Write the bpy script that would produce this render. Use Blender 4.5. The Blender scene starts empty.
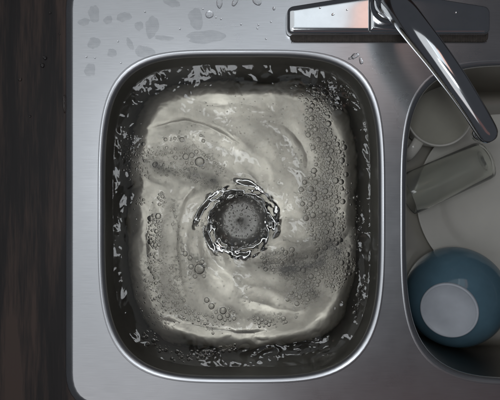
import bpy, bmesh, math, random
import numpy as np
from mathutils import Vector, Matrix

random.seed(7)
rng = np.random.default_rng(11)

# ------------------------------------------------------------------ camera
S = 0.00129          # metres per photograph pixel on the sink deck (z = 0)
H = 0.85             # camera height above the deck
cam_data = bpy.data.cameras.new('camera')
cam_data.sensor_width = 36.0
cam_data.lens = 36.0 * H / (500 * S)
cam_data.clip_start = 0.05
cam_data.clip_end = 50
cam = bpy.data.objects.new('camera', cam_data)
cam.location = (0, 0, H)
bpy.context.scene.collection.objects.link(cam)
bpy.context.scene.camera = cam

# ------------------------------------------------------------------ world and lamps
scn = bpy.context.scene
world = bpy.data.worlds.new('World')
scn.world = world
world.use_nodes = True
bg = world.node_tree.nodes['Background']
bg.inputs['Color'].default_value = (0.80, 0.86, 1.0, 1)
bg.inputs['Strength'].default_value = 0.047

def area_lamp(name, loc, target, sx, sy, radiance, col):
    d = bpy.data.lights.new(name, 'AREA')
    d.shape = 'RECTANGLE'
    d.size, d.size_y = sx, sy
    d.energy = radiance * sx * sy * math.pi
    d.color = col
    o = bpy.data.objects.new(name, d)
    o.location = loc
    o.rotation_euler = (Vector(target) - Vector(loc)).to_track_quat('-Z', 'Y').to_euler()
    scn.collection.objects.link(o)
    return o

area_lamp('ceiling_light', (-0.66, -0.05, 1.50), (-0.66, -0.05, 0.0), 1.25, 2.30, 0.60, (0.93, 0.97, 1.0))
area_lamp('window_light', (-0.10, 0.05, 1.46), (-0.05, 0.0, -0.05), 0.20, 0.46, 9.8, (0.92, 0.96, 1.0))
area_lamp('back_window_light', (0.14, 0.51, 1.02), (0.13, 0.29, 0.0), 0.28, 0.40, 0.95, (0.86, 0.94, 1.0))
area_lamp('warm_lamp', (0.335, 0.47, 1.02), (0.325, 0.25, 0.0), 0.10, 0.40, 1.0, (1.0, 0.66, 0.57))
area_lamp('red_bounce_fill', (0.0, -0.70, 1.2), (0.0, -0.3, 0.0), 1.9, 0.26, 0.08, (1.0, 0.40, 0.32))  # added fill for a reddish bounce tint, not an actual lamp

scn.render.engine = 'CYCLES'
scn.cycles.use_denoising = True
scn.cycles.max_bounces = 14
scn.cycles.transmission_bounces = 12
scn.cycles.glossy_bounces = 6
scn.cycles.transparent_max_bounces = 24
scn.cycles.blur_glossy = 0.8
scn.cycles.sample_clamp_indirect = 6.0
scn.view_settings.view_transform = 'Standard'
scn.view_settings.look = 'None'
scn.view_settings.exposure = 0.0
scn.view_settings.gamma = 1.0

# ------------------------------------------------------------------ helpers
def px(x, y, z=0.0):
    """photograph pixel -> point of the place at height z"""
    k = S * (H - z) / H
    return Vector(((x - 250) * k, (200 - y) * k, z))

def mesh_obj(name, verts, faces, mat=None, parent=None, smooth=True):
    me = bpy.data.meshes.new(name)
    me.from_pydata([tuple(v) for v in verts], [], [tuple(f) for f in faces])
    me.update()
    if smooth:
        me.polygons.foreach_set('use_smooth', [True] * len(me.polygons))
    o = bpy.data.objects.new(name, me)
    if mat: me.materials.append(mat)
    scn.collection.objects.link(o)
    if parent: o.parent = parent
    return o

def bm_obj(name, bm, mat=None, parent=None, smooth=True):
    me = bpy.data.meshes.new(name)
    bm.to_mesh(me); bm.free()
    if smooth:
        me.polygons.foreach_set('use_smooth', [True] * len(me.polygons))
    o = bpy.data.objects.new(name, me)
    if mat: me.materials.append(mat)
    scn.collection.objects.link(o)
    if parent: o.parent = parent
    return o

def empty(name, loc=(0, 0, 0)):
    o = bpy.data.objects.new(name, None)
    o.location = loc
    o.empty_display_size = 0.02
    scn.collection.objects.link(o)
    return o

def tag(o, label, cat, group=None, kind=None):
    if label: o['label'] = label
    if cat: o['category'] = cat
    if group: o['group'] = group
    if kind: o['kind'] = kind
    return o

def loft(rings, closed_start=False, closed_end=False, flip=False):
    """rings: list of equally long closed loops of points"""
    n = len(rings[0]); V = []; F = []
    for r in rings: V += [tuple(p) for p in r]
    for i in range(len(rings) - 1):
        for j in range(n):
            a, b = i * n + j, i * n + (j + 1) % n
            f = (a, b, b + n, a + n)
            F.append(f[::-1] if flip else f)
    if closed_start: F.append(tuple(range(n))[::1 if flip else -1])
    if closed_end:
        k = (len(rings) - 1) * n
        F.append(tuple(range(k, k + n))[::-1 if flip else 1])
    return V, F

def lathe(profile, n=64, close_start=False, close_end=False):
    rings = [[(r * math.cos(2 * math.pi * j / n), r * math.sin(2 * math.pi * j / n), z) for j in range(n)]
             for r, z in profile]
    return loft(rings, close_start, close_end)

def sweep(points, sizes, n=28, up=(0, 0, 1), expo=2.0, sub=6):
    """tube along points, half-sizes (w, h) across and up; ends rounded by the sizes given"""
    P = [Vector(p) for p in points]
    pts, szs = [], []
    m = len(P)
    for i in range(m - 1):
        p0, p1, p2, p3 = P[max(i - 1, 0)], P[i], P[i + 1], P[min(i + 2, m - 1)]
        for k in range(sub):
            t = k / sub
            q = 0.5 * ((2 * p1) + (p2 - p0) * t + (2 * p0 - 5 * p1 + 4 * p2 - p3) * t * t + (3 * p1 - p0 - 3 * p2 + p3) * t ** 3)
            pts.append(q)
            szs.append((sizes[i][0] * (1 - t) + sizes[i + 1][0] * t, sizes[i][1] * (1 - t) + sizes[i + 1][1] * t))
    pts.append(P[-1]); szs.append(sizes[-1])
    rings = []
    for i, q in enumerate(pts):
        d = (pts[min(i + 1, len(pts) - 1)] - pts[max(i - 1, 0)]).normalized()
        side = d.cross(Vector(up)).normalized()
        upv = side.cross(d).normalized()
        w, h = szs[i]
        r = []
        for j in range(n):
            a = 2 * math.pi * j / n
            c, s = math.cos(a), math.sin(a)
            c = math.copysign(abs(c) ** (2 / expo), c); s = math.copysign(abs(s) ** (2 / expo), s)
            r.append(q + side * (w * c) + upv * (h * s))
        rings.append(r)
    return loft(rings, True, True)

def rounded_poly(pts, rad, seg=6):
    """round the corners of a 2-D polygon"""
    out = []
    n = len(pts)
    for i in range(n):
        p = Vector(pts[i]); a = Vector(pts[i - 1]) - p; b = Vector(pts[(i + 1) % n]) - p
        r = rad[i] if isinstance(rad, (list, tuple)) else rad
        r = min(r, a.length * 0.45, b.length * 0.45)
        s, e = p + a.normalized() * r, p + b.normalized() * r
        for k in range(seg + 1):
            t = k / seg
            out.append((1 - t) ** 2 * s + 2 * t * (1 - t) * p + t * t * e)
    return out

def inset2d(loop, d):
    """move a counter-clockwise loop inward by d along its own normals"""
    n = len(loop); out = []
    for i in range(n):
        t = (Vector(loop[(i + 1) % n]) - Vector(loop[i - 1]))
        if t.length < 1e-9: out.append(Vector(loop[i])); continue
        t.normalize()
        out.append(Vector(loop[i]) + Vector((-t.y, t.x)) * d)
    return out

# ---- value-gradient noise for the water and small wobbles
_perm = rng.permutation(512).astype(np.int64)
_grad = rng.uniform(0, 2 * np.pi, 512)
def perlin(x, y, seed=0):
    xi = np.floor(x).astype(np.int64); yi = np.floor(y).astype(np.int64)
    xf = x - xi; yf = y - yi
    def g(ix, iy):
        h = _perm[(_perm[(ix + seed * 57) % 512] + iy) % 512]
        return _grad[h]
    u = xf ** 3 * (xf * (xf * 6 - 15) + 10); v = yf ** 3 * (yf * (yf * 6 - 15) + 10)
    def d(ix, iy, fx, fy):
        a = g(ix, iy); return np.cos(a) * fx + np.sin(a) * fy
    n00 = d(xi, yi, xf, yf); n10 = d(xi + 1, yi, xf - 1, yf)
    n01 = d(xi, yi + 1, xf, yf - 1); n11 = d(xi + 1, yi + 1, xf - 1, yf - 1)
    return (n00 * (1 - u) + n10 * u) * (1 - v) + (n01 * (1 - u) + n11 * u) * v

# ------------------------------------------------------------------ materials
def new_mat(name):
    m = bpy.data.materials.new(name); m.use_nodes = True
    nt = m.node_tree; b = nt.nodes['Principled BSDF']
    return m, nt, b

def N(nt, t, **kw):
    n = nt.nodes.new(t)
    for k, v in kw.items(): setattr(n, k, v)
    return n

def mapped_noise(nt, scale, vscale=(1, 1, 1), detail=4, rough=0.55):
    tc = N(nt, 'ShaderNodeTexCoord'); mp = N(nt, 'ShaderNodeMapping')
    mp.inputs['Scale'].default_value = vscale
    nz = N(nt, 'ShaderNodeTexNoise')
    nz.inputs['Scale'].default_value = scale; nz.inputs['Detail'].default_value = detail
    nz.inputs['Roughness'].default_value = rough
    nt.links.new(tc.outputs['Object'], mp.inputs['Vector']); nt.links.new(mp.outputs['Vector'], nz.inputs['Vector'])
    return nz

def ramp(nt, src, stops):
    r = N(nt, 'ShaderNodeValToRGB')
    while len(r.color_ramp.elements) < len(stops): r.color_ramp.elements.new(0.5)
    for e, (p, c) in zip(r.color_ramp.elements, stops):
        e.position = p; e.color = (*c, 1) if len(c) == 3 else c
    nt.links.new(src, r.inputs['Fac'])
    return r

def steel_mat(name, base, r0, r1, film=0.0, bump=0.04, lit_floor=None):
    m, nt, b = new_mat(name)
    b.inputs['Metallic'].default_value = 1.0
    brush = mapped_noise(nt, 60, (0.6, 26, 26), 3)
    cloud = mapped_noise(nt, 14, (1, 1, 1), 5, 0.6)
    mix = N(nt, 'ShaderNodeMath', operation='MULTIPLY_ADD')
    nt.links.new(cloud.outputs['Fac'], mix.inputs[0]); mix.inputs[1].default_value = (r1 - r0); mix.inputs[2].default_value = r0
    nt.links.new(mix.outputs[0], b.inputs['Roughness'])
    c = ramp(nt, brush.outputs['Fac'], [(0.3, tuple(x * 0.9 for x in base)), (0.7, tuple(min(1, x * 1.06) for x in base))])
    nt.links.new(c.outputs['Color'], b.inputs['Base Color'])
    bp = N(nt, 'ShaderNodeBump'); bp.inputs['Strength'].default_value = bump; bp.inputs['Distance'].default_value = 0.0004
    nt.links.new(brush.outputs['Fac'], bp.inputs['Height']); nt.links.new(bp.outputs['Normal'], b.inputs['Normal'])
    if film:
        # dull lime film; in the basins held to the floor to paint it lit
        df = N(nt, 'ShaderNodeBsdfDiffuse'); df.inputs['Color'].default_value = (0.70, 0.655, 0.565, 1)
        fr = ramp(nt, cloud.outputs['Fac'], [(0.30, (film * 0.75,) * 3), (0.75, (film,) * 3)])
        fac = fr.outputs['Color']
        if lit_floor:
            # lit floor and shaded walls painted into the metal colour by height
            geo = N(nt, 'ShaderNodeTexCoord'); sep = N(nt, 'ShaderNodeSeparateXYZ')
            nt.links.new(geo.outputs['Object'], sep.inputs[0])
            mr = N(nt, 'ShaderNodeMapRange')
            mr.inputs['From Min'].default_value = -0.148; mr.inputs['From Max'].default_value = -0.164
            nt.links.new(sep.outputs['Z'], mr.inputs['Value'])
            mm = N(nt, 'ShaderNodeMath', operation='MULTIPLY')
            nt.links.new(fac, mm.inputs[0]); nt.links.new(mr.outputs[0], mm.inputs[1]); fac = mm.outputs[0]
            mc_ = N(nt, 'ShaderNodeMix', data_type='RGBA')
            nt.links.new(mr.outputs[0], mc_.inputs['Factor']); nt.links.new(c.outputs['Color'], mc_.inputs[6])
            mc_.inputs[7].default_value = (*lit_floor, 1)
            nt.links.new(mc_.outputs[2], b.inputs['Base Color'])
        ms = N(nt, 'ShaderNodeMixShader')
        nt.links.new(fac, ms.inputs['Fac'])
        nt.links.new(b.outputs[0], ms.inputs[1]); nt.links.new(df.outputs[0], ms.inputs[2])
        nt.links.new(ms.outputs[0], nt.nodes['Material Output'].inputs['Surface'])
    return m

M = {}
M['deck'] = steel_mat('brushed_steel', (0.58, 0.59, 0.61), 0.22, 0.35, 0.03, bump=0.07)
M['basin'] = steel_mat('basin_steel', (0.090, 0.089, 0.086), 0.26, 0.38, 0.52, lit_floor=(0.585, 0.555, 0.485))  # dark base colour paints shade onto the walls
M['dry_basin'] = steel_mat('dry_basin_steel', (0.27, 0.255, 0.235), 0.26, 0.38, 0.40, lit_floor=(0.56, 0.545, 0.50))  # wall colour lifted to brighten the dim right basin
M['rim'] = steel_mat('rim_steel', (0.56, 0.57, 0.59), 0.25, 0.42, 0.03, bump=0.07)
M['grime'] = steel_mat('grimy_strainer', (0.36, 0.355, 0.34), 0.32, 0.45, 0.28)
M['drain'] = steel_mat('drain_steel', (0.78, 0.78, 0.77), 0.04, 0.08, 0.0)
M['satin'] = steel_mat('satin_steel', (0.66, 0.65, 0.62), 0.35, 0.45, 0.3)

def simple(name, col, rough=0.4, metal=0.0, trans=0.0, ior=1.45, noise=0.0, nscale=30, coat=0.0):
    m, nt, b = new_mat(name)
    b.inputs['Base Color'].default_value = (*col, 1)
    b.inputs['Roughness'].default_value = rough
    b.inputs['Metallic'].default_value = metal
    b.inputs['Transmission Weight'].default_value = trans
    b.inputs['IOR'].default_value = ior
    b.inputs['Coat Weight'].default_value = coat
    if noise:
        nz = mapped_noise(nt, nscale, (1, 1, 1), 5, 0.6)
        c = ramp(nt, nz.outputs['Fac'], [(0.3, tuple(x * (1 - noise) for x in col)), (0.7, tuple(min(1, x * (1 + noise)) for x in col))])
        nt.links.new(c.outputs['Color'], b.inputs['Base Color'])
    return m

M['chrome'] = simple('chrome', (0.86, 0.87, 0.88), 0.11, 1.0, noise=0.04, nscale=60)
M['chrome_dark'] = simple('chrome_collar', (0.80, 0.80, 0.82), 0.10, 1.0)
M['gasket'] = simple('gasket_rubber', (0.075, 0.062, 0.052), 0.6, noise=0.3, nscale=200)
M['black'] = simple('black_rubber', (0.015, 0.015, 0.016), 0.5)
M['ceramic'] = simple('cream_ceramic', (0.70, 0.68, 0.62), 0.18, noise=0.05, nscale=20)
M['plate'] = simple('white_plate', (0.72, 0.70, 0.64), 0.20, noise=0.05, nscale=14)
M['murky'] = simple('murky_water', (0.40, 0.39, 0.33), 0.06, noise=0.08, nscale=25)
M['blue'] = simple('blue_glaze', (0.110, 0.205, 0.265), 0.12, noise=0.18, nscale=16, coat=0.3)
M['foot'] = simple('bowl_foot', (0.64, 0.68, 0.74), 0.40, noise=0.07, nscale=40)
M['glass'] = simple('clear_glass', (0.95, 0.96, 0.92), 0.06, 0.0, 0.93, 1.30)
m, nt, b = new_mat('stale_water')
tr = N(nt, 'ShaderNodeBsdfTransparent'); gl = N(nt, 'ShaderNodeBsdfGlossy'); gl.inputs['Roughness'].default_value = 0.12
nz = mapped_noise(nt, 90, (1, 1, 1), 4, 0.6)
c = ramp(nt, nz.outputs['Fac'], [(0.30, (0.87, 0.875, 0.88)), (0.70, (0.95, 0.95, 0.95))])
nt.links.new(c.outputs['Color'], tr.inputs['Color'])
fz = N(nt, 'ShaderNodeFresnel'); fz.inputs['IOR'].default_value = 1.33
ms = N(nt, 'ShaderNodeMixShader')
nt.links.new(fz.outputs[0], ms.inputs[0]); nt.links.new(tr.outputs[0], ms.inputs[1]); nt.links.new(gl.outputs[0], ms.inputs[2])
nt.links.new(ms.outputs[0], nt.nodes['Material Output'].inputs['Surface'])
M['patch'] = m
M['drop'] = simple('water_drop', (1, 1, 1), 0.0, 0.0, 1.0, 1.33)

# water surface: refracting, mirror-like
M['water'] = simple('sink_water', (0.98, 0.975, 0.95), 0.022, 0.0, 1.0, 1.333)
nt = M['water'].node_tree; b = nt.nodes['Principled BSDF']
at = N(nt, 'ShaderNodeAttribute', attribute_name='soap')
rp = ramp(nt, at.outputs['Fac'], [(0.22, (0, 0, 0)), (0.90, (0.27, 0.27, 0.27))])
df = N(nt, 'ShaderNodeBsdfDiffuse'); df.inputs['Color'].default_value = (0.86, 0.80, 0.685, 1)
ms = N(nt, 'ShaderNodeMixShader')
nt.links.new(rp.outputs['Color'], ms.inputs['Fac']); nt.links.new(b.outputs[0], ms.inputs[1]); nt.links.new(df.outputs[0], ms.inputs[2])
am = N(nt, 'ShaderNodeAttribute', attribute_name='murk')  # shade of the swirl's wave flanks, painted into the water colour
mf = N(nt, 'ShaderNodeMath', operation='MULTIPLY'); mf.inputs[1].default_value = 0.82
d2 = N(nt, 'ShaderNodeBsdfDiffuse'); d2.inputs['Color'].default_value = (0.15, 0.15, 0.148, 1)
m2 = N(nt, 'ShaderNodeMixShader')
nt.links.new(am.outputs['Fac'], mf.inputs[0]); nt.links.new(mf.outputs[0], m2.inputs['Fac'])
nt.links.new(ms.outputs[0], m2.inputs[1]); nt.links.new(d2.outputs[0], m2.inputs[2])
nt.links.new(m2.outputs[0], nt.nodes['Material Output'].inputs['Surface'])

# air bubble in water: glass with the indices turned round
m, nt, b = new_mat('air_bubble')
gl = N(nt, 'ShaderNodeBsdfGlass'); gl.inputs['IOR'].default_value = 1 / 1.17; gl.inputs['Roughness'].default_value = 0.0
nt.links.new(gl.outputs[0], nt.nodes['Material Output'].inputs['Surface'])
M['film'] = m

# dark wood-grain laminate
m, nt, b = new_mat('dark_wood_laminate')
tc = N(nt, 'ShaderNodeTexCoord'); mp = N(nt, 'ShaderNodeMapping')
mp.inputs['Scale'].default_value = (1.0, 0.07, 1.0)
nt.links.new(tc.outputs['Object'], mp.inputs['Vector'])
n1 = N(nt, 'ShaderNodeTexNoise'); n1.inputs['Scale'].default_value = 38; n1.inputs['Detail'].default_value = 6; n1.inputs['Distortion'].default_value = 0.6
n2 = N(nt, 'ShaderNodeTexNoise'); n2.inputs['Scale'].default_value = 420; n2.inputs['Detail'].default_value = 3
nt.links.new(mp.outputs['Vector'], n1.inputs['Vector']); nt.links.new(mp.outputs['Vector'], n2.inputs['Vector'])
mx = N(nt, 'ShaderNodeMath', operation='MULTIPLY_ADD'); mx.inputs[1].default_value = 0.35
nt.links.new(n2.outputs['Fac'], mx.inputs[0]); nt.links.new(n1.outputs['Fac'], mx.inputs[2])
c = ramp(nt, mx.outputs[0], [(0.48, (0.010, 0.0075, 0.0078)), (0.62, (0.017, 0.0125, 0.0125)), (0.71, (0.040, 0.026, 0.022)), (0.82, (0.072, 0.045, 0.036))])
nt.links.new(c.outputs['Color'], b.inputs['Base Color'])
b.inputs['Roughness'].default_value = 0.36
b.inputs['Specular IOR Level'].default_value = 0.28
bp = N(nt, 'ShaderNodeBump'); bp.inputs['Strength'].default_value = 0.15; bp.inputs['Distance'].default_value = 0.0004
nt.links.new(n2.outputs['Fac'], bp.inputs['Height']); nt.links.new(bp.outputs['Normal'], b.inputs['Normal'])
M['wood'] = m

# ------------------------------------------------------------------ the sink
NB = 160
def super_loop(cx, cy, a, b, nt_=4.25, nb_=3.75, n=NB):
    out = []
    for j in range(n):
        t = 2 * math.pi * j / n
        c, s = math.cos(t), math.sin(t)
        e = nt_ if s >= 0 else nb_
        # even arc sampling: polar form of the superellipse
        r = (abs(c / a) ** e + abs(s / b) ** e) ** (-1 / e)
        out.append((cx + r * c, cy + r * s))
    return out

# basin centres and half sizes on the deck, in metres
LB = (px(241.5, 216.5).x, px(241.5, 216.5).y, 141.5 * S, 164.5 * S)
RB = (px(544.5, 222).x, px(544.5, 222).y, 141.5 * S, 161.0 * S)
FLOOR = -0.165
def wall_profile():
    P = [(-0.0030, 0.0), (-0.0026, 0.0001), (-0.0020, 0.00020), (-0.0013, 0.00026), (-0.0007, 0.00022), (-0.0003, 0.00012)]
    R = 0.0065
    for k in range(0, 9):
        a = math.radians(10 + 75 * k / 8)
        P.append((R * math.sin(a) - 0.0011, -R * (1 - math.cos(a)) + 0.0001))
    d1, z1 = P[-1]
    R2 = 0.024
    zf = FLOOR + R2
    d2 = d1 + 0.009
    for k in range(1, 9):
        t = k / 8; P.append((d1 + (d2 - d1) * t, z1 + (zf - z1) * t))
    for k in range(1, 13):
        a = math.radians(90 * k / 12)
        P.append((d2 + R2 * (1 - math.cos(a)), zf - R2 * math.sin(a)))
    return P
PROF = wall_profile()

def wall_d(z):
    """inward offset of the basin wall at height z"""
    for (d0, z0), (d1, z1) in zip(PROF[6:], PROF[7:]):
        if z1 <= z <= z0: return d0 + (d1 - d0) * (z0 - z) / (z0 - z1 + 1e-12)
    return PROF[-1][0]

sink = tag(empty('kitchen_sink', (0, 0, 0)), 'double-bowl stainless steel kitchen sink set into the dark wood counter', 'sink')

def basin(c, drain_xy, label=None):
    rings = []
    for d, z in PROF:
        rings.append([(x, y, z) for x, y in super_loop(c[0], c[1], c[2] - d, c[3] - d)])
    last = rings[-1]
    rd = 0.0590
    for t in (0.12, 0.25, 0.4, 0.55, 0.7, 0.82, 0.92, 1.0):
        rg = []
        for j in range(NB):
            a = 2 * math.pi * j / NB
            tx, ty = drain_xy[0] + rd * math.cos(a), drain_xy[1] + rd * math.sin(a)
            x, y, z = last[j]
            rg.append((x + (tx - x) * t, y + (ty - y) * t, FLOOR - 0.004 * t))
        rings.append(rg)
    V, F = loft(rings[14:], flip=False)
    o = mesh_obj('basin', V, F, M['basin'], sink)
    V, F = loft(rings[:15], flip=False)
    mesh_obj('rim', V, F, M['rim'], o)
    return o

DZ = FLOOR - 0.004
kd = (H - DZ * 0.80) / H           # apparent depth of the drain under water
DRAIN = ((239.5 - 250) * S * kd, (200 - 221) * S * kd)
DR2 = (RB[0], RB[1])
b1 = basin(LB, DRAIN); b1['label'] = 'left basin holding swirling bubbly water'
b2 = basin(RB, DR2); b2['label'] = 'right basin holding dishes'
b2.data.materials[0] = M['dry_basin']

def drain(xy, parent):
    pr = [(0.0608, DZ + 0.0002)]
    for k in range(0, 13):
        a = math.radians(12 + 150 * k / 12)
        pr.append((0.0548 + 0.0061 * math.cos(a), DZ + 0.0004 + 0.0054 * math.sin(a)))
    pr += [(0.0486, DZ - 0.002), (0.0482, DZ - 0.014), (0.0460, DZ - 0.022)]
    V, F = lathe(pr, 72)
    fl = mesh_obj('drain_flange', V, F, M['drain'], parent); fl.location = (xy[0], xy[1], 0)
    pr = [(0.0460, DZ - 0.0215), (0.043, DZ - 0.0245), (0.034, DZ - 0.026), (0.018, DZ - 0.0265), (0.010, DZ - 0.0265), (0.009, DZ - 0.021), (0.0075, DZ - 0.0195), (0.0005, DZ - 0.0193)]
    V, F = lathe(pr, 48, close_end=True)
    bs = mesh_obj('strainer_basket', V, F, M['grime'], fl)
    # slots of the basket
    bm = bmesh.new()
    for ringr, cnt, w, l in ((0.026, 14, 0.0022, 0.0022), (0.034, 18, 0.0022, 0.0022)):
        for k in range(cnt):
            a = 2 * math.pi * k / cnt
            mt = Matrix.Rotation(a, 4, 'Z') @ Matrix.Translation((ringr, 0, DZ - 0.0262)) @ Matrix.Diagonal((l, w, 0.0022, 1))
            bmesh.ops.create_cube(bm, size=1, matrix=mt)
    sl = bm_obj('strainer_slots', bm, M['black'], fl, False)
    return fl
drain(DRAIN, b1)
drain(DR2, b2)

# the flat deck with two openings and a sloping outer lip
def rect_loop(x0, x1, y0, y1, r):
    return rounded_poly([(x0, y0), (x1, y0), (x1, y1), (x0, y1)], r, 8)
dl = px(73, 0).x; dr = px(716, 0).x; dt = px(0, -21).y; db = px(0, 403).y
outer = rect_loop(dl, dr, db, dt, 30 * S)
bm = bmesh.new()
def add_loop(bm, loop, z):
    vs = [bm.verts.new((p[0], p[1], z)) for p in loop]
    return [bm.edges.new((vs[i], vs[(i + 1) % len(vs)])) for i in range(len(vs))]
d0 = PROF[0][0]
eds = add_loop(bm, outer, 0.0)
eds += add_loop(bm, super_loop(LB[0], LB[1], LB[2] - d0, LB[3] - d0), 0.0)
eds += add_loop(bm, super_loop(RB[0], RB[1], RB[2] - d0, RB[3] - d0), 0.0)
bmesh.ops.triangle_fill(bm, use_beauty=True, use_dissolve=False, edges=eds)
for f in bm.faces:
    f.normal_update()
    if f.normal.z < 0: f.normal_flip()
bm_obj('deck', bm, M['deck'], sink, False)
lip = []
for d, z in ((0, 0), (0.0012, -0.0002), (0.0035, -0.0010), (0.0090, -0.0036), (0.0108, -0.0047), (0.0113, -0.0056)):
    lip.append([(p[0], p[1], z) for p in inset2d(outer, -d)])
V, F = loft(lip, flip=True)
mesh_obj('outer_lip', V, F, M['deck'], sink)

# ------------------------------------------------------------------ counter
CZ = -0.0056
bm = bmesh.new()
eds = add_loop(bm, [(-0.60, -0.50), (0.85, -0.50), (0.85, 0.42), (-0.60, 0.42)], CZ)
eds += add_loop(bm, inset2d(outer, 0.004), CZ)
bmesh.ops.triangle_fill(bm, use_beauty=True, use_dissolve=False, edges=eds)
for f in bm.faces:
    f.normal_update()
    if f.normal.z < 0: f.normal_flip()
ex = bmesh.ops.extrude_face_region(bm, geom=bm.faces[:])
for v in [g for g in ex['geom'] if isinstance(g, bmesh.types.BMVert)]: v.co.z -= 0.03
counter = bm_obj('countertop', bm, M['wood'], None, False)
tag(counter, 'dark wood-grain laminate countertop left of the steel sink', 'countertop', kind='structure')

# ------------------------------------------------------------------ bubbles: where they float
WZ = -0.045
kw = S * (H - WZ) / H
def wpx(x, y): return ((x - 250) * kw, (200 - y) * kw)
bub = []     # (x, y, r, cluster)
grid = {}
def _cells(x, y):
    i, j = int(math.floor(x / 0.014)), int(math.floor(y / 0.014))
    return [(i + a, j + b) for a in (-1, 0, 1) for b in (-1, 0, 1)]
def fits(x, y, r, slack=0.86):
    for c in _cells(x, y):
        for X_, Y_, R_ in grid.get(c, ()):
            if (X_ - x) ** 2 + (Y_ - y) ** 2 < (slack * (R_ + r)) ** 2: return False
    return True
def add_bub(x, y, r, c):
    bub.append((x, y, r, c)); grid.setdefault(_cells(x, y)[4], []).append((x, y, r))
def put(c, lst):
    for x, y, r in lst:
        wx, wy = wpx(x, y); add_bub(wx, wy, r * kw, c)
def scatter(c, fn, count, r0, r1, power=2.0, tries=14):
    for _ in range(count):
        for _t in range(tries):
            x, y = fn()
            r = r0 + (r1 - r0) * random.random() ** power
            wx, wy = wpx(x, y)
            if fits(wx, wy, r * kw):
                add_bub(wx, wy, r * kw, c); break
def along(path, w):
    seg = [math.dist(path[i][:2], path[i + 1][:2]) for i in range(len(path) - 1)]
    def f():
        u = random.random() * sum(seg)
        for i, L in enumerate(seg):
            if u <= L or i == len(seg) - 1: break
            u -= L
        t = u / L
        ww = path[i][2] * (1 - t) + path[i + 1][2] * t
        x = path[i][0] * (1 - t) + path[i + 1][0] * t; y = path[i][1] * (1 - t) + path[i + 1][1] * t
        dx, dy = path[i + 1][0] - path[i][0], path[i + 1][1] - path[i][1]
        q = (random.random() + random.random() - 1) * ww * 1.15 + 4.5 * math.sin(x * 0.05 + y * 0.085)
        x += random.gauss(0, 1.3); y += random.gauss(0, 1.3)
        return x - dy / L * q, y + dx / L * q
    return f
def blob(x, y, rx, ry):
    def f():
        a = random.random() * 6.283; q = math.sqrt(random.random())
        return x + rx * q * math.cos(a), y + ry * q * math.sin(a)
    return f
put('upper', [(199.6, 162, 5.0), (186, 157, 3.2), (192, 155.4, 2.7), (196.5, 152, 2.1), (176, 158, 2.1), (204, 155, 1.7), (192, 163.5, 1.9), (187, 163, 1.5)])
put('upper2', [(182, 139.6, 2.6), (165.6, 139.4, 1.9), (175, 138.5, 1.7), (171, 140, 1.3), (179, 137, 1.4), (203.5, 141, 1.8), (201, 135.5, 1.5), (186, 137, 1.2)])
put('loneleft', [(143, 144, 1.9), (156, 165, 2.8), (145, 161, 1.6), (140, 163, 1.2)])
put('lowleft', [(199.5, 269, 5.4), (185, 254, 2.7), (190, 258, 2.5), (191, 267, 2.7), (202, 262, 2.3), (195, 276.5, 2.3), (204, 276, 1.9), (197, 261, 1.9), (190, 273, 1.5), (205, 266, 1.4)])
put('lower', [(223, 311, 3.6), (220, 317.6, 2.9), (227.5, 315.5, 2.5), (211.5, 306.4, 3.0), (206.7, 300.3, 2.7), (234, 318.6, 2.0), (225, 320, 1.9), (230, 311, 1.5), (216, 312.5, 1.7), (215, 303, 1.1)])
put('bottomright', [(258, 318.5, 2.1), (262, 320, 1.9), (266, 322.5, 2.3), (270, 321, 2.0), (269, 325, 1.8), (259, 323, 1.9), (264, 326, 1.3), (283.6, 318.5, 2.3), (286, 322, 1.6), (296, 317, 1.4)])
put('edge', [(360, 288, 1.9), (358.5, 295, 2.3), (355, 313, 2.2), (362, 287, 1.2), (355.5, 318, 1.3)])
scatter('upper', blob(194, 162, 14, 9), 26, 0.6, 1.6)
scatter('lowleft', blob(197, 267, 10, 13), 22, 0.6, 1.5)
scatter('lower', blob(224, 315, 13, 9), 20, 0.6, 1.5)
scatter('midleft', blob(155, 231, 7, 18), 70, 1.0, 3.2, 1.5)
scatter('midleft', blob(162, 200, 4, 8), 16, 0.8, 2.2)
scatter('midleft', blob(141, 202, 5, 4), 8, 0.8, 2.0)
scatter('rightraft', along([(318, 92, 10), (322, 130, 12), (326, 160, 15), (325, 190, 20), (322, 225, 17), (328, 250, 12)], 1), 760, 0.75, 3.3, 1.9, 24)
scatter('lowraft', along([(262, 264, 5), (292, 268, 14), (318, 272, 20), (347, 252, 14)], 1), 560, 0.7, 3.0, 1.9, 24)
scatter('lowraft', along([(300, 285, 14), (312, 300, 10)], 1), 130, 0.6, 2.6, 2.4)
scatter('bottomright', blob(268, 320, 20, 8), 34, 0.6, 1.5)
scatter('bottomedge', along([(142, 340, 5), (165, 350, 6), (205, 353, 5), (240, 347, 4)], 1), 85, 0.6, 2.2, 2.0)
scatter('corner', blob(325, 96, 26, 16), 90, 0.5, 1.4)
scatter('rightedge', along([(350, 180, 5), (357, 225, 8), (353, 262, 9), (358, 310, 5)], 1), 60, 0.5, 1.5)
scatter('leftfleck', along([(128, 135, 10), (136, 170, 12), (150, 180, 12)], 1), 130, 0.4, 1.2)
scatter('arm', along([(160, 172, 5), (190, 178, 6), (222, 184, 3)], 1), 150, 0.4, 1.4)
scatter('arm', along([(180, 200, 3), (177, 235, 3), (176, 270, 5), (180, 300, 7)], 1), 130, 0.4, 1.7)
scatter('ring', blob(240, 221, 27, 27), 130, 0.4, 1.6)
scatter('ring', blob(240, 221, 40, 40), 60, 0.4, 1.2)
scatter('arm', along([(134, 152, 6), (165, 149, 7), (205, 160, 8), (222, 172, 5)], 1), 170, 0.5, 1.7)
scatter('arm', along([(148, 256, 6), (160, 292, 8), (186, 318, 8), (215, 326, 6)], 1), 170, 0.5, 1.8)
scatter('ring', along([(198, 215, 3), (201, 235, 3)], 1), 16, 0.6, 1.6)
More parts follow.
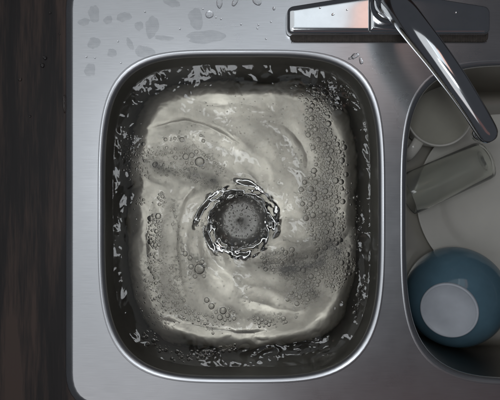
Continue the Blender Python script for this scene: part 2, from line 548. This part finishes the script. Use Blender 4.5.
scatter('fleck', blob(240, 215, 108, 120), 620, 0.35, 0.9)
scatter('fleck', blob(165, 290, 30, 40), 200, 0.4, 1.1)

# ------------------------------------------------------------------ the water surface (a real height field)
step = 0.00062
dw = wall_d(WZ)
A_, B_ = LB[2] - dw + 0.004, LB[3] - dw + 0.004
xs = np.arange(LB[0] - A_, LB[0] + A_, step); ys = np.arange(LB[1] - B_, LB[1] + B_, step)
X, Y = np.meshgrid(xs, ys)
vx, vy = wpx(239, 221)                       # the whirl's centre on the surface
rx, ry = X - vx, Y - vy
R = np.hypot(rx, ry); T = np.arctan2(ry, rx)
lr = np.log(R / 0.05 + 0.15)
# spiral coordinates: lines of equal phase wind outward anticlockwise
ph = T - 1.2 * lr
e_in = np.clip((R - 0.048) / 0.05, 0, 1)
h = np.zeros_like(X)
u, v = np.cos(ph), np.sin(ph)
# stretched turbulence along the whirl
h += 0.0042 * perlin(u * 1.7 + lr * 1.1 + 9, v * 1.7 + lr * 2.2 + 3, 1)
h += 0.0018 * perlin(X * 26 + 1.3 * u, Y * 26 + 1.3 * v, 2)
wx = X + 0.012 * perlin(X * 22, Y * 22, 3); wy = Y + 0.012 * perlin(X * 22 + 40, Y * 22 + 11, 4)
h += 0.00065 * perlin(wx * 60, wy * 60, 5)
h += 0.00020 * (1 - np.abs(perlin(wx * 95 + 4, wy * 95, 6)) * 2.2)
h += 0.00010 * perlin(wx * 210, wy * 210, 7)
_in = np.clip((0.052 - R) / 0.014, 0, 1); h *= 1 - 0.94 * _in
# two long spiral arms with a sharp inner crest
arm = np.cos(2 * (ph - 0.55) + 0.5 * perlin(X * 18, Y * 18, 8))
h += 0.0030 * np.clip(arm, 0, 1) ** 3 * np.clip((R - 0.04) / 0.04, 0, 1) * np.clip((0.17 - R) / 0.06, 0, 1)
arm3 = np.cos(3 * (ph + 0.9) + 0.8 * perlin(X * 20 + 7, Y * 20, 12))
h += 0.0014 * np.clip(arm3, 0, 1) ** 6 * e_in
# crests of the swirl: gentle on one side, steep on the other
def crest(path, amp, wl, wr):
    P = [np.array(wpx(*p)) for p in path]
    Q = []
    for i in range(len(P) - 1):                      # smooth the path
        p0, p1, p2, p3 = P[max(i - 1, 0)], P[i], P[i + 1], P[min(i + 2, len(P) - 1)]
        for k in range(6):
            t = k / 6
            Q.append(0.5 * ((2 * p1) + (p2 - p0) * t + (2 * p0 - 5 * p1 + 4 * p2 - p3) * t * t + (3 * p1 - p0 - 3 * p2 + p3) * t ** 3))
    Q.append(P[-1])
    best = np.full(X.shape, 1e9); sd = np.zeros_like(X); par = np.zeros_like(X)
    XX, YY = X + 0.0022 * perlin(X * 70, Y * 70, 21), Y + 0.0022 * perlin(X * 70 + 9, Y * 70, 22)
    m = len(Q) - 1
    for i in range(m):
        a, b_ = Q[i], Q[i + 1]; d = b_ - a; L2 = d @ d
        t = np.clip(((XX - a[0]) * d[0] + (YY - a[1]) * d[1]) / L2, 0, 1)
        ex, ey = XX - a[0] - t * d[0], YY - a[1] - t * d[1]
        dist = np.hypot(ex, ey)
        near = dist < best
        best = np.where(near, dist, best)
        sd = np.where(near, np.sign(d[0] * ey - d[1] * ex), sd)
        par = np.where(near, (i + t) / m, par)
    w = np.where(sd > 0, wl, wr) * kw
    prof = np.exp(-(best / w) ** 1.3)
    return amp * prof * np.clip(np.sin(np.pi * np.clip(par, 0.0, 1)) * 1.5, 0, 1) ** 1.5 * (0.8 + 0.5 * perlin(X * 40, Y * 40, 23))
h += crest([(204, 184), (190, 192), (181, 207), (177, 228), (177, 252), (181, 278), (187, 300)], 0.0058, 2.6, 11)
h += crest([(126, 131), (152, 129), (172, 124), (190, 122), (210, 128), (232, 140), (254, 158)], 0.0062, 2.6, 13)
h += crest([(140, 172), (160, 168), (185, 171), (208, 178), (232, 181)], 0.0130, 11, 9)
h += crest([(246, 262), (268, 264), (292, 262), (318, 255), (340, 243), (352, 226)], 0.0130, 9, 11)
h += crest([(232, 297), (252, 300), (274, 307), (296, 311), (312, 308)], 0.0036, 6.0, 12)
h += crest([(262, 118), (284, 126), (300, 142), (308, 164), (306, 190)], 0.0054, 11, 4)
h += crest([(160, 190), (150, 208), (146, 232), (148, 262), (155, 290)], 0.0036, 6.5, 11)
h += crest([(190, 96), (214, 104), (246, 104), (270, 112)], 0.0030, 9, 3.5)
h += crest([(150, 318), (180, 322), (215, 330), (250, 333), (290, 328)], 0.0030, 3.5, 9)
# chop where the water slaps the walls
edge = 1 - (np.abs((X - LB[0]) / (LB[2] - dw)) ** 4 + np.abs((Y - LB[1]) / (LB[3] - dw)) ** 4)
edge = np.clip(1 - edge / 0.65, 0, 1)
h += edge ** 1.5 * np.where(Y > LB[1] + 0.12, 0.6, 1.0) * (0.0011 * perlin(wx * 42 + 31, wy * 42, 9) + 0.00020 * perlin(wx * 140, wy * 140 + 5, 10))
h += 0.0022 * np.clip(edge * 1.8 - 0.9, 0, 1) ** 2       # meniscus and slosh
# water sloshing up against the walls
for x0, y0, w0, v0, sx, sy in ((121, 200, 8, 24, -0.11, 0), (119, 246, 7, 26, -0.13, 0), (285, 351, 40, 8, 0.15, -0.17), (325, 342, 18, 9, 0.2, -0.16), (212, 352, 26, 6, 0.05, -0.16),
                               (165, 86, 12, 5, -0.03, 0.05), (206, 86, 12, 5, 0.04, 0.05), (284, 86, 16, 6, 0.10, 0.09), (335, 100, 10, 10, 0.12, 0.08), (360, 250, 6, 40, 0.22, 0)):
    cx_, cy_ = wpx(x0, y0)
    h += (sx * (X - cx_) + sy * (Y - cy_)) * np.exp(-((X - cx_) / (w0 * kw)) ** 2 - ((Y - cy_) / (v0 * kw)) ** 2) * (0.45 + 1.6 * np.abs(perlin(X * 36, Y * 60, 25)))
# the funnel: a jagged glassy lip falling into the drain
cT, sT = np.cos(T), np.sin(T)
wob = 1 + 0.09 * perlin(cT * 1.8 + 5, sT * 1.8, 14) + 0.07 * perlin(cT * 4.3, sT * 4.3 + 3, 15) * np.clip(0.4 + 1.8 * perlin(cT * 1.3 + 2, sT * 1.3, 24), 0, 1)
turn = np.mod(T - math.radians(-116), 2 * np.pi) / (2 * np.pi)      # the lip winds open at the lower left
rr = R / (wob * (1.03 - 0.10 * turn))
RF = 37.3 * kw
q = np.clip((RF - rr) / (0.0150 * (1 + 0.8 * perlin(cT * 2.6 + 8, sT * 2.6, 31))), 0, 1)
fall = q * q * (3 - 2 * q)
h += -0.0030 * fall
h += (0.0006 + 0.0009 * perlin(cT * 3.4, sT * 3.4 + 6, 33)) * np.exp(-((rr - RF - 0.0010) / 0.0046) ** 2)
h += 0.0006 * perlin(X * 120 + 3, Y * 120, 34) * np.exp(-((rr - RF + 0.002) / 0.006) ** 2)
h += fall * (1 - fall) * 4 * (0.0035 * perlin(cT * 2.3 + 2, sT * 2.3 + lr * 3, 16) + 0.0020 * perlin(cT * 8, sT * 8 + lr, 18) * np.clip(0.5 + 1.2 * perlin(cT * 1.6, sT * 1.6 + 4, 20), 0, 1) + 0.0013 * perlin(X * 130, Y * 130, 19))
q2 = np.clip((0.036 - R) / 0.036, 0, 1)
h += -0.0105 * q2 ** 1.15 + 0.0004 * perlin(X * 90, Y * 90 + 8, 17) * fall
smooth_h = h.copy()
def water_h(x, y):
    i = int(round((x - xs[0]) / step)); j = int(round((y - ys[0]) / step))
    i = min(max(i, 0), len(xs) - 1); j = min(max(j, 0), len(ys) - 1)
    return WZ + float(smooth_h[j, i])
# each bubble lifts a little swell in the surface
for bx, by, br, _c in bub:
    k = int(br * 1.7 / step) + 2
    i = int(round((bx - xs[0]) / step)); j = int(round((by - ys[0]) / step))
    i0, i1, j0, j1 = max(i - k, 0), min(i + k + 1, len(xs)), max(j - k, 0), min(j + k + 1, len(ys))
    if i0 >= i1 or j0 >= j1: continue
    dd = np.hypot(X[j0:j1, i0:i1] - bx, Y[j0:j1, i0:i1] - by) / br
    h[j0:j1, i0:i1] += 0.30 * br * np.exp(-(dd / 0.75) ** 2)
ny, nx = X.shape
ins = (np.abs((X - LB[0]) / (A_ - 0.001)) ** 4.25 + np.abs((Y - LB[1]) / (B_ - 0.001)) ** 4.0) < 1.0
idx = -np.ones(X.shape, dtype=np.int64)
cell = ins[:-1, :-1] & ins[1:, :-1] & ins[:-1, 1:] & ins[1:, 1:]
used = np.zeros_like(ins); used[:-1, :-1] |= cell; used[1:, :-1] |= cell; used[:-1, 1:] |= cell; used[1:, 1:] |= cell
idx[used] = np.arange(used.sum())
co = np.stack([X[used], Y[used], WZ + h[used]], 1).astype(np.float32)
jj, ii = np.nonzero(cell)
quads = np.stack([idx[jj, ii], idx[jj, ii + 1], idx[jj + 1, ii + 1], idx[jj + 1, ii]], 1).astype(np.int32)
me = bpy.data.meshes.new('water')
me.vertices.add(len(co)); me.vertices.foreach_set('co', co.ravel())
me.loops.add(quads.size); me.loops.foreach_set('vertex_index', quads.ravel())
me.polygons.add(len(quads)); me.polygons.foreach_set('loop_start', np.arange(0, quads.size, 4, dtype=np.int32))
me.update(calc_edges=True); me.validate()
# soapy film drawn out along the whirl, thin in the two dark arms and near the walls
fl_ = 0.5 + 0.9 * perlin(u * 3.6 + lr * 0.5 + 3, v * 3.6 + lr * 0.9, 41) + 0.45 * perlin(u * 8 + lr * 0.8, v * 8 + lr * 1.2 + 5, 44) + 0.40 * perlin(wx * 55 + u, wy * 55 + v, 42) + 0.42 * perlin(wx * 130, wy * 130, 43) + 0.30 * perlin(wx * 300, wy * 300, 45)
fx, fy = wpx(241, 216)
fl_ = 0.12 + 0.85 * fl_
fl_ *= np.clip((1.05 - (np.abs((X - fx) / (113 * kw)) ** 4 + np.abs((Y - fy) / (123 * kw)) ** 4)) / 0.45, 0, 1) * np.clip((R - 0.047) / 0.008, 0, 1)
for bx, by, br, _c in bub:                    # bubbles part the film
    k = int(br * 1.3 / step) + 1
    i = int(round((bx - xs[0]) / step)); j = int(round((by - ys[0]) / step))
    i0, i1, j0, j1 = max(i - k, 0), min(i + k + 1, len(xs)), max(j - k, 0), min(j + k + 1, len(ys))
    if i0 >= i1 or j0 >= j1: continue
    dd = np.hypot(X[j0:j1, i0:i1] - bx, Y[j0:j1, i0:i1] - by) / br
    fl_[j0:j1, i0:i1] *= np.clip((dd - 0.7) / 0.6, 0.1, 1)
# wave-flank shade painted dark grey along the two arms, and under the foam
shade_ = 1.0 * crest([(132, 156), (150, 163), (172, 171), (196, 176), (218, 181), (240, 180)], 1.0, 8, 8)
shade_ += 0.9 * crest([(240, 262), (262, 266), (290, 268), (318, 262), (342, 248), (356, 226)], 1.0, 9, 8)
shade_ += 0.45 * crest([(316, 84), (322, 125), (328, 160), (325, 200), (326, 250), (322, 275)], 1.0, 16, 16)
shade_ += 0.45 * crest([(262, 270), (292, 278), (312, 290), (318, 310)], 1.0, 13, 13)
shade_ += 0.40 * crest([(128, 142), (158, 134), (186, 130), (214, 138)], 1.0, 5, 5)
shade_ += 0.35 * crest([(168, 186), (154, 206), (148, 236), (152, 270), (166, 300), (190, 318)], 1.0, 7, 7)
shade_ *= np.clip(0.85 + 0.6 * perlin(wx * 60 + 7, wy * 60, 51), 0, 1.2) * np.clip((R - 0.049) / 0.006, 0, 1)
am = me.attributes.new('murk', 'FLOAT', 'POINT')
am.data.foreach_set('value', np.clip(shade_[used], 0, 1).astype(np.float32))
at = me.attributes.new('soap', 'FLOAT', 'POINT')
at.data.foreach_set('value', np.clip(fl_[used], 0, 1).astype(np.float32))
me.polygons.foreach_set('use_smooth', [True] * len(me.polygons))
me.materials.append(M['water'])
water = bpy.data.objects.new('water', me); scn.collection.objects.link(water)
tag(water, 'clear swirling water filling the left basin', 'water', kind='structure')

# bubble films
CL = {
 'upper': ('clear bubble in the cluster up and left of the drain, around one big bubble', 'bubbles in the cluster up and left of the drain'),
 'upper2': ('small bubble in the row just above the upper left cluster', 'bubbles in the row above the upper left cluster'),
 'loneleft': ('single bubble drifting at the far upper left of the water', 'single bubbles at the upper left of the water'),
 'lowleft': ('clear bubble in the tight cluster touching the lower left of the drain ring', 'bubbles in the cluster at the lower left of the drain'),
 'lower': ('clear bubble in the small cluster below the drain toward the bottom', 'bubbles in the cluster below the drain'),
 'midleft': ('clear bubble in the chain left of the drain near the left wall', 'bubbles in the chain left of the drain'),
 'rightraft': ('clear bubble in the tall foam raft right of the drain', 'bubbles in the tall raft on the right'),
 'lowraft': ('clear bubble in the wide foam arm below right of the drain', 'bubbles in the foam arm at lower right'),
 'bottomright': ('small bubble in the loose patch below the foam arm at bottom right', 'bubbles in the loose patch at bottom right'),
 'edge': ('bubble over the dark right wall of the left basin, near its lower corner', 'bubbles by the lower right wall'),
 'bottomedge': ('small bubble in the froth along the bottom left wall of the basin', 'bubbles in the froth along the bottom wall'),
 'corner': ('tiny bubble over the dark top right corner of the left basin', 'bubbles in the top right corner'),
 'rightedge': ('tiny bubble along the right wall of the left basin', 'bubbles along the right wall'),
 'leftfleck': ('tiny bubble near the upper left wall of the basin', 'tiny bubbles at the upper left wall'),
 'arm': ('tiny bubble riding a swirl left of the drain ring', 'bubbles riding the left swirls'),
 'ring': ('small bubble in or beside the drain whirl', 'bubbles in the drain whirl'),
 'fleck': ('tiny loose bubble on the swirling water', 'loose bubbles on the water'),
}
def ball(n=14, m=8):
    prof = [(math.sin(math.pi * k / m), -math.cos(math.pi * k / m)) for k in range(1, m)]
    V, F = lathe(prof, n)
    V += [(0, 0, -1), (0, 0, 1)]; lo, hi = len(V) - 2, len(V) - 1; k = (m - 2) * n
    F += [((j + 1) % n, j, lo) for j in range(n)] + [(k + j, k + (j + 1) % n, hi) for j in range(n)]
    return V, F
dv, df = ball()
dome_me = bpy.data.meshes.new('bubble'); dome_me.from_pydata(dv, [], df); dome_me.update()
dome_me.polygons.foreach_set('use_smooth', [True] * len(dome_me.polygons)); dome_me.materials.append(M['film'])
order = sorted(bub, key=lambda t: -t[2])
def part_of(c, bx, by):
    lab, grp = CL[c]
    if c == 'rightraft':
        w = 'upper' if by > wpx(0, 148)[1] else ('middle' if by > wpx(0, 205)[1] else 'lower')
        return 'clear bubble in the %s third of the tall foam raft right of the drain' % w, grp
    if c == 'lowraft':
        w = 'inner end' if bx < wpx(290, 0)[0] else ('middle' if bx < wpx(322, 0)[0] else 'outer end')
        return 'clear bubble at the %s of the wide lower right foam arm' % w, grp
    return lab, grp
BIG = {'upper': 'biggest bubble of the cluster up and left of the drain', 'lowleft': 'biggest bubble of the cluster at the lower left of the drain',
       'lower': 'biggest bubble of the cluster below the drain', 'midleft': 'biggest bubble of the chain near the left wall', 'loneleft': 'biggest of the single bubbles at the upper left of the water',
       'bottomright': 'biggest bubble of the loose patch at bottom right', 'upper2': 'biggest bubble of the row above the upper left cluster'}
seen_big = set()
for bx, by, br, c in order[:300]:
    o = bpy.data.objects.new('bubble', dome_me)
    o.location = (bx, by, water_h(bx, by) - 0.88 * br); o.scale = (br, br, br); o.rotation_euler.z = random.random() * 6
    scn.collection.objects.link(o)
    lab, grp = part_of(c, bx, by)
    if c in BIG and c not in seen_big: lab = BIG[c]; seen_big.add(c)
    tag(o, lab, 'bubble', grp)
fv, ff = ball(9, 6)
fv = np.array(fv); ff_ = ff
V = []; F = []
for bx, by, br, c in order[300:]:
    k = len(V); p = fv * br + np.array([bx, by, water_h(bx, by) - 0.95 * br])
    V += [tuple(q) for q in p]; F += [tuple(i + k for i in f) for f in ff_]
foam = mesh_obj('foam', V, F, M['film'])
tag(foam, 'tiny froth bubbles scattered over the swirling water', 'foam', kind='stuff')

# ------------------------------------------------------------------ faucet
faucet = tag(empty('faucet', tuple(px(390, 14))), 'chrome kitchen faucet with long angled spout on an oblong base plate', 'faucet')
fo = faucet.location
def loc_(v): return Vector(v) - fo
def inset_poly(pts, d):
    n = len(pts); out = []
    for i in range(n):
        p0, p1, p2 = pts[i - 1], pts[i], pts[(i + 1) % n]
        a = (p1 - p0).normalized(); b = (p2 - p1).normalized()
        na, nb = Vector((-a.y, a.x)), Vector((-b.y, b.x))
        out.append(p1 + (na + nb) * (d / (1 + na.dot(nb))))
    return out
def fplate(name, poly_px, zt, layers, rad, mat, smooth=True):
    pts = [px(x, y, zt).xy for x, y in poly_px]
    area = sum(pts[i].x * pts[(i + 1) % len(pts)].y - pts[(i + 1) % len(pts)].x * pts[i].y for i in range(len(pts)))
    if area < 0: pts = pts[::-1]
    rings = []
    for ins_, z in layers:
        lp = rounded_poly(inset_poly(pts, ins_), max(rad - ins_, 0.0008), 7)
        rings.append([loc_((p.x, p.y, z)) for p in lp])
    V, F = loft(rings, False, False)
    k = len(V); V += [tuple(p) for p in rings[-1]]
    F.append(tuple(range(k, k + len(rings[-1]))))
    return mesh_obj(name, V, F, mat, faucet, smooth)
PL = [(288, 7), (338, -1), (389, -9), (440, -1), (490, 7), (490, 33), (288, 33)]
o = fplate('base_plate', PL, 0.016, [(-0.0015, 0.0035), (-0.0012, 0.010), (-0.0005, 0.0135), (0.0008, 0.0152), (0.0030, 0.0163), (0.0055, 0.01675), (0.0062, 0.01684), (0.0090, 0.01698), (0.0120, 0.01706), (0.0145, 0.01708)], 6 * S, M['chrome'])
o.data.polygons[-1].use_smooth = False
GK = [(290, 9), (338, 2), (389, -6), (440, 2), (488, 9), (488, 42.0), (290, 42.0)]
g = fplate('gasket', GK, 0.002, [(0, 0.0002), (0, 0.0028), (0.0008, 0.0034)], 6 * S, M['gasket'])
# ribs of the gasket edge
bm = bmesh.new()
y0, y1 = px(0, 42.2, 0.003).y, px(0, 34.5, 0.003).y
for k in range(118):
    x = px(292 + k * (486 - 292) / 117, 0, 0.003).x
    mt = Matrix.Translation(loc_((x, (y0 + y1) / 2, 0.0036))) @ Matrix.Shear('XY', 4, (0, 0)) @ Matrix.Diagonal((0.0011, abs(y1 - y0), 0.0010, 1))
    bmesh.ops.create_cube(bm, size=1, matrix=mt)
rb = bm_obj('gasket_ribs', bm, M['gasket'], g, False)
# central block and collar
fplate('center_block', [(369, -8), (411, -8), (411, 31.5), (369, 31.5)], 0.02, [(-0.0004, 0.0150), (-0.0002, 0.0185), (0.0008, 0.0205), (0.003, 0.0218), (0.005, 0.0221)], 3 * S, M['chrome'])
cc = px(391, 3, 0.03)
V, F = lathe([(0.0245, 0.0215), (0.0250, 0.0245), (0.0240, 0.0265), (0.0215, 0.0275), (0.0215, 0.0300), (0.0222, 0.0320), (0.0220, 0.040), (0.0205, 0.046), (0.016, 0.052), (0.008, 0.055), (0.001, 0.056)], 64, False, True)
col = mesh_obj('collar', V, F, M['chrome_dark'], faucet); col.location = loc_((cc.x, cc.y, 0))
SP = [(392, 1, .040, 13.5, .014), (397, 6, .058, 14.5, .0155), (406, 17, .078, 14.5, .0155), (420, 35, .093, 14, .0145), (438, 58, .102, 13.2, .0135), (456, 83, .105, 12.4, .0125), (473, 109, .103, 11.4, .0118), (485, 129, .098, 10.8, .0112), (488.5, 135.5, .0955, 10.0, .0105), (490.5, 139, .0940, 7.5, .008), (491.2, 140.2, .0935, 3.0, .004)]
pts = [loc_(px(x, y, z)) for x, y, z, w, hh in SP]
sz = [(w * S * (H - z) / H, hh) for x, y, z, w, hh in SP]
V, F = sweep(pts, sz, 48, expo=2.08, sub=7)
sp = mesh_obj('spout', V, F, M['chrome'], faucet)
at = px(484.5, 132, 0.094)
V, F = lathe([(0.0095, 0.0), (0.0103, 0.001), (0.0105, 0.012), (0.0098, 0.014)], 32, True, True)
ae = mesh_obj('aerator', V, F, M['chrome_dark'], sp); ae.location = loc_((at.x, at.y, 0.0765))

# ------------------------------------------------------------------ dishes in the right basin
def at_px(o, x, y, z): o.location = px(x, y, z)

# plate
plate = empty('dinner_plate', (px(499, 199, -0.15).x, px(499, 199, -0.15).y, FLOOR + 0.0020))
tag(plate, 'pale round dinner plate lying flat under the clear glass', 'plate')
V, F = lathe([(0.0005, 0.0035), (0.030, 0.0035), (0.066, 0.0040), (0.074, 0.0048), (0.082, 0.0085), (0.089, 0.0140), (0.094, 0.0162), (0.110, 0.0195), (0.1255, 0.0232), (0.1275, 0.0230), (0.1280, 0.0222), (0.1270, 0.0212), (0.110, 0.0160), (0.092, 0.0120), (0.080, 0.0045), (0.074, 0.0), (0.070, 0.0), (0.069, 0.0012), (0.0005, 0.0012)], 96, True, True)
mesh_obj('plate_body', V, F, M['plate'], plate)

# mug
mc = px(440.5, 112, -0.078)
mug = empty('mug', (mc.x, mc.y, FLOOR - 0.0015))
tag(mug, 'off-white mug full of murky water under the faucet spout', 'mug')
MR = 34.5 * S * (H + 0.078) / H
V, F = lathe([(0.0005, 0.002), (0.030, 0.002), (0.0315, 0.0), (0.034, 0.0), (0.0365, 0.004), (MR - 0.003, 0.045), (MR, 0.084), (MR - 0.0004, 0.0858), (MR - 0.0016, 0.0866), (MR - 0.0028, 0.0858), (MR - 0.0034, 0.084), (MR - 0.0064, 0.045), (0.033, 0.009), (0.0005, 0.007)], 72, True, True)
mesh_obj('mug_body', V, F, M['ceramic'], mug)
V, F = lathe([(MR - 0.0039, 0.0775), (MR - 0.010, 0.0770), (0.0005, 0.0770)], 72, False, True)
mesh_obj('murky_water', V, F, M['murky'], mug)
hd = Vector((-0.56, -0.83, 0)).normalized()
pts = [hd * (MR - 0.004) + Vector((0, 0, 0.070)), hd * (MR + 0.010) + Vector((0, 0, 0.074)), hd * (MR + 0.023) + Vector((0, 0, 0.066)), hd * (MR + 0.027) + Vector((0, 0, 0.048)), hd * (MR + 0.020) + Vector((0, 0, 0.030)), hd * (MR - 0.006) + Vector((0, 0, 0.020))]
V, F = sweep(pts, [(0.0045, 0.0085)] + [(0.0036, 0.0078)] * 4 + [(0.0045, 0.0085)], 16, up=(hd.y, -hd.x, 0.001), expo=2.4)
# the strap is wide across the handle's plane: swap axes by sweeping with a sideways up vector
mesh_obj('handle', V, F, M['ceramic'], mug)

# clear glass lying on the plate
ga = px(407, 195, -0.109); gb = px(487, 159, -0.109)
ax = (gb - ga); L = ax.length
glass = empty('drinking_glass', tuple(ga))
glass.rotation_euler = ax.to_track_quat('Z', 'Y').to_euler()
tag(glass, 'clear drinking glass lying on its side across the pale plate', 'glass')
g0, g1 = 0.0305, 0.0290
V, F = lathe([(g0 - 0.0012, 0.0), (g0 - 0.0005, -0.0005), (g0, 0.0004), (g0, 0.02), (g1, L - 0.010), (g1 - 0.001, L - 0.003), (g1 - 0.005, L), (0.0005, L), (0.0005, L - 0.002), (g1 - 0.006, L - 0.0022), (g1 - 0.0014, L - 0.009), (g0 - 0.0013, 0.02), (g0 - 0.0013, 0.0006)], 64)
V, F = V, F
n_ = 64; k_ = 12 * n_
F += [(k_ + j, k_ + (j + 1) % n_, (j + 1) % n_, j) for j in range(n_)]
mesh_obj('glass_body', V, F, M['glass'], glass)

# blue bowl, foot upward, leaning on the plate's edge
bowl = empty('bowl')
tag(bowl, 'deep blue round bowl with pale round base leaning in the right basin', 'bowl')
prof = [(0.0715, 0.0), (0.0735, -0.0012), (0.0755, 0.0), (0.0758, 0.003), (0.0742, 0.014), (0.0700, 0.028), (0.0630, 0.041), (0.0540, 0.051), (0.0450, 0.0575), (0.0405, 0.0600)]
V, F = lathe(prof + [(0.0395, 0.0606)], 96)
V2, F2 = lathe([(0.0715, 0.0), (0.0710, 0.012), (0.0668, 0.026), (0.0600, 0.038), (0.0510, 0.048), (0.0400, 0.0545), (0.0200, 0.0565), (0.0005, 0.0567)], 96, False, True)
off = len(V); V = V + V2; F = F + [tuple(i + off for i in f[::-1]) for f in F2]
bb = mesh_obj('bowl_body', V, F, M['blue'], bowl)
V, F = lathe([(0.0398, 0.0598), (0.0400, 0.0640), (0.0392, 0.0655), (0.0378, 0.0658), (0.0366, 0.0650), (0.0355, 0.0640), (0.0200, 0.0636), (0.0005, 0.0635)], 72, False, True)
fb = mesh_obj('foot', V, F, M['foot'], bowl); fb['label'] = 'pale grey-white round base of the bowl'
tilt = math.radians(28)
tx, ty = -0.030, -0.013
axis = Vector((-ty, tx, 0)).normalized()      # tip the foot toward the lower left
Q = Matrix.Rotation(tilt, 4, axis)
bowl.rotation_euler = Q.to_euler()
low = min((Q @ Vector(v.co)).z for v in bb.data.vertices)
bz = FLOOR - 0.0005 - low
pc = px(456, 296, bz)
bowl.location = (pc.x, pc.y, bz)

# ------------------------------------------------------------------ water lying on the deck and the counter
def puddle(name, x, y, rx_, ry_, rot, thick, zbase, label, cat, group=None, rough=0.12, seed=0):
    n = 48; m = 5
    c = px(x, y, zbase)
    rings = []
    rad = []
    ph_ = [random.random() * 6.28 for _ in range(9)]
    for j in range(n):
        a = 2 * math.pi * j / n
        rad.append(1 + rough * sum(math.sin((k + 2) * a + ph_[k]) / (k + 1.5) for k in range(9)))
    for i in range(m):
        q = (1, 0.985, 0.93, 0.8, 0.5)[i]
        zz = (thick * (1 - q ** 7.0) if thick > 0.0005 else thick * (0, 0.7, 1.0, 0.75, 0.6)[i]) + (0.00002 if i == 0 else 0)
        rg = []
        for j in range(n):
            a = 2 * math.pi * j / n
            px_, py_ = rx_ * S * q * rad[j] * math.cos(a), ry_ * S * q * rad[j] * math.sin(a)
            rg.append((px_ * math.cos(rot) - py_ * math.sin(rot), px_ * math.sin(rot) + py_ * math.cos(rot), zz))
        rings.append(rg)
    V, F = loft(rings, False, True)
    o = mesh_obj(name, V, F, M['patch' if name == 'water_patch' else 'drop'])
    o.location = (c.x, c.y, zbase + 0.00005)
    tag(o, label, cat, group)
    return o
PD = [
 (94, 14, 6, 8, 0, 'round thin water patch at the top left corner of the sink'),
 (84, 22, 5.5, 4, 0.3, 'small faint water patch hugging the top left sink edge'),
 (108, 20, 4.5, 4, 0, 'small water spot right of the corner patch'),
 (124, 17, 7, 5, 0.1, 'broad water spot with a speckled upper edge on the top left deck'),
 (94, 43, 6, 6, 0, 'round water spot left of the basin corner, middle of three'),
 (112, 53, 5, 4, -0.6, 'slanted oval water spot just above the basin corner'),
 (130, 44, 3, 6, 0.5, 'narrow tilted water spot above the basin corner'),
 (139, 26, 4, 5, 0, 'small water spot between the speckled spot and the tall patch'),
 (152, 27, 6.5, 11, 0, 'tall water patch with a drip tail above the basin corner'),
 (90, 70, 6, 6, 0, 'round water spot lowest on the left sink ledge'),
 (145, 52, 10, 6, 0, 'wide water patch right above the basin rim corner'),
 (196, 19, 7, 11, 0, 'tall pear-shaped water patch at the top middle of the deck'),
 (209.5, 14.5, 4, 4, 0, 'round raised water drop beside the pear-shaped patch'),
 (206, 37, 20, 6.5, 0.12, 'long smeared water patch above the middle of the basin rim'),
 (164, 38, 9, 2.6, -0.1, 'thin horizontal water streak above the basin rim'),
 (219.5, 2.5, 3, 6, 0, 'upright oval water drop at the top edge, left of a pair'),
 (235, 2, 2.4, 5, -0.5, 'slanted narrow water drop at the top edge, right of a pair'),
 (257, 1, 4, 5, 0.6, 'curved water drop at the top edge nearest the faucet plate'),
 (172, 3, 8, 4, -0.3, 'faint wide water patch at the top edge of the deck'),
 (274, 8.5, 1.4, 2, 0, 'tiny water drop left of the faucet plate'),
]
for i, (x, y, a, b_, r_, lb) in enumerate(PD):
    raised = any(k in lb for k in ('raised', 'drop at', 'tiny'))
    puddle('water_drop' if raised else 'water_patch', x, y, a, b_, r_, 0.0009 if raised else 0.00009, 0.0, lb, 'water drop' if raised else 'water patch', 'water left on the steel deck', 0.05 if raised else 0.15)
# splash between the basins
for x, y, a, b_, r_, lb in ((355, 56, 2.2, 5.0, -1.0, 'largest slanted splash drop below the faucet plate'), (361, 61, 1.6, 4, 0.3, 'upright splash drop nearest the faucet spout'), (351, 58, 1.2, 3, -1.3, 'smallest leftmost splash drop below the faucet plate')):
    puddle('water_drop', x, y, a, b_, r_, 0.0016, 0.0, lb, 'water drop', 'splash below the faucet plate', 0.2)
for x, y, a, lb in ((45, 58, 2.2, 'dark water droplet on the counter, upper of a touching pair'), (42.5, 65.5, 2.4, 'dark water droplet on the counter, lower of a touching pair'),
                    (20, 79.5, 2.0, 'lone water droplet on the counter left of the pair'), (30, 116.5, 1.3, 'small water droplet lowest on the counter'),
                    (50, 13, 1.4, 'water droplet on the counter nearest the top edge'), (59.5, 34, 1.1, 'tiny bright water droplet on the counter near the sink lip')):
    puddle('water_drop', x, y, a, a, 0, 0.0018, CZ, lb, 'water drop', 'droplets on the counter', 0.08)
puddle('water_bead', 64.5, 104, 1.9, 9.0, 0.0, 0.0030, CZ, 'long upright bead of water at the left edge of the sink', 'water bead', None, 0.06)
# small dark specks on the deck
SPK = [(241, 24.5), (258.5, 25), (271, 22), (257.5, 28.5), (266, 39), (216, 17.5), (221, 19), (86.5, 57), (95, 58), (118, 41.5), (180, 29), (203, 9), (121, 63), (145, 12)]
for x, y in SPK:
    puddle('water_speck', x, y, 0.9, 0.9, 0, 0.0011, 0.0, 'tiny dark droplet on the deck ' + ('left of the faucet plate' if x > 235 else 'beside the round raised drop' if x > 195 else 'among the water patches at top left'), 'water drop', 'tiny droplets on the bright deck', 0.1)
# droplets standing on the chrome base plate
for x, y, r_, lb in ((333, 14.5, 1.6, 'water droplet in the middle of the bright chrome plate wing'), (320, 8, 1.1, 'tiny water droplet near the upper edge of the bright plate wing'), (347, 10, 1.0, 'tiny water droplet on the warm-lit part of the plate wing'), (455, 13, 1.4, 'water droplet on the dark right wing of the chrome plate')):
    puddle('water_drop', x, y, r_, r_ * 0.8, 0.5, 0.0012, 0.0169, lb, 'water drop', 'droplets on the faucet plate', 0.1)
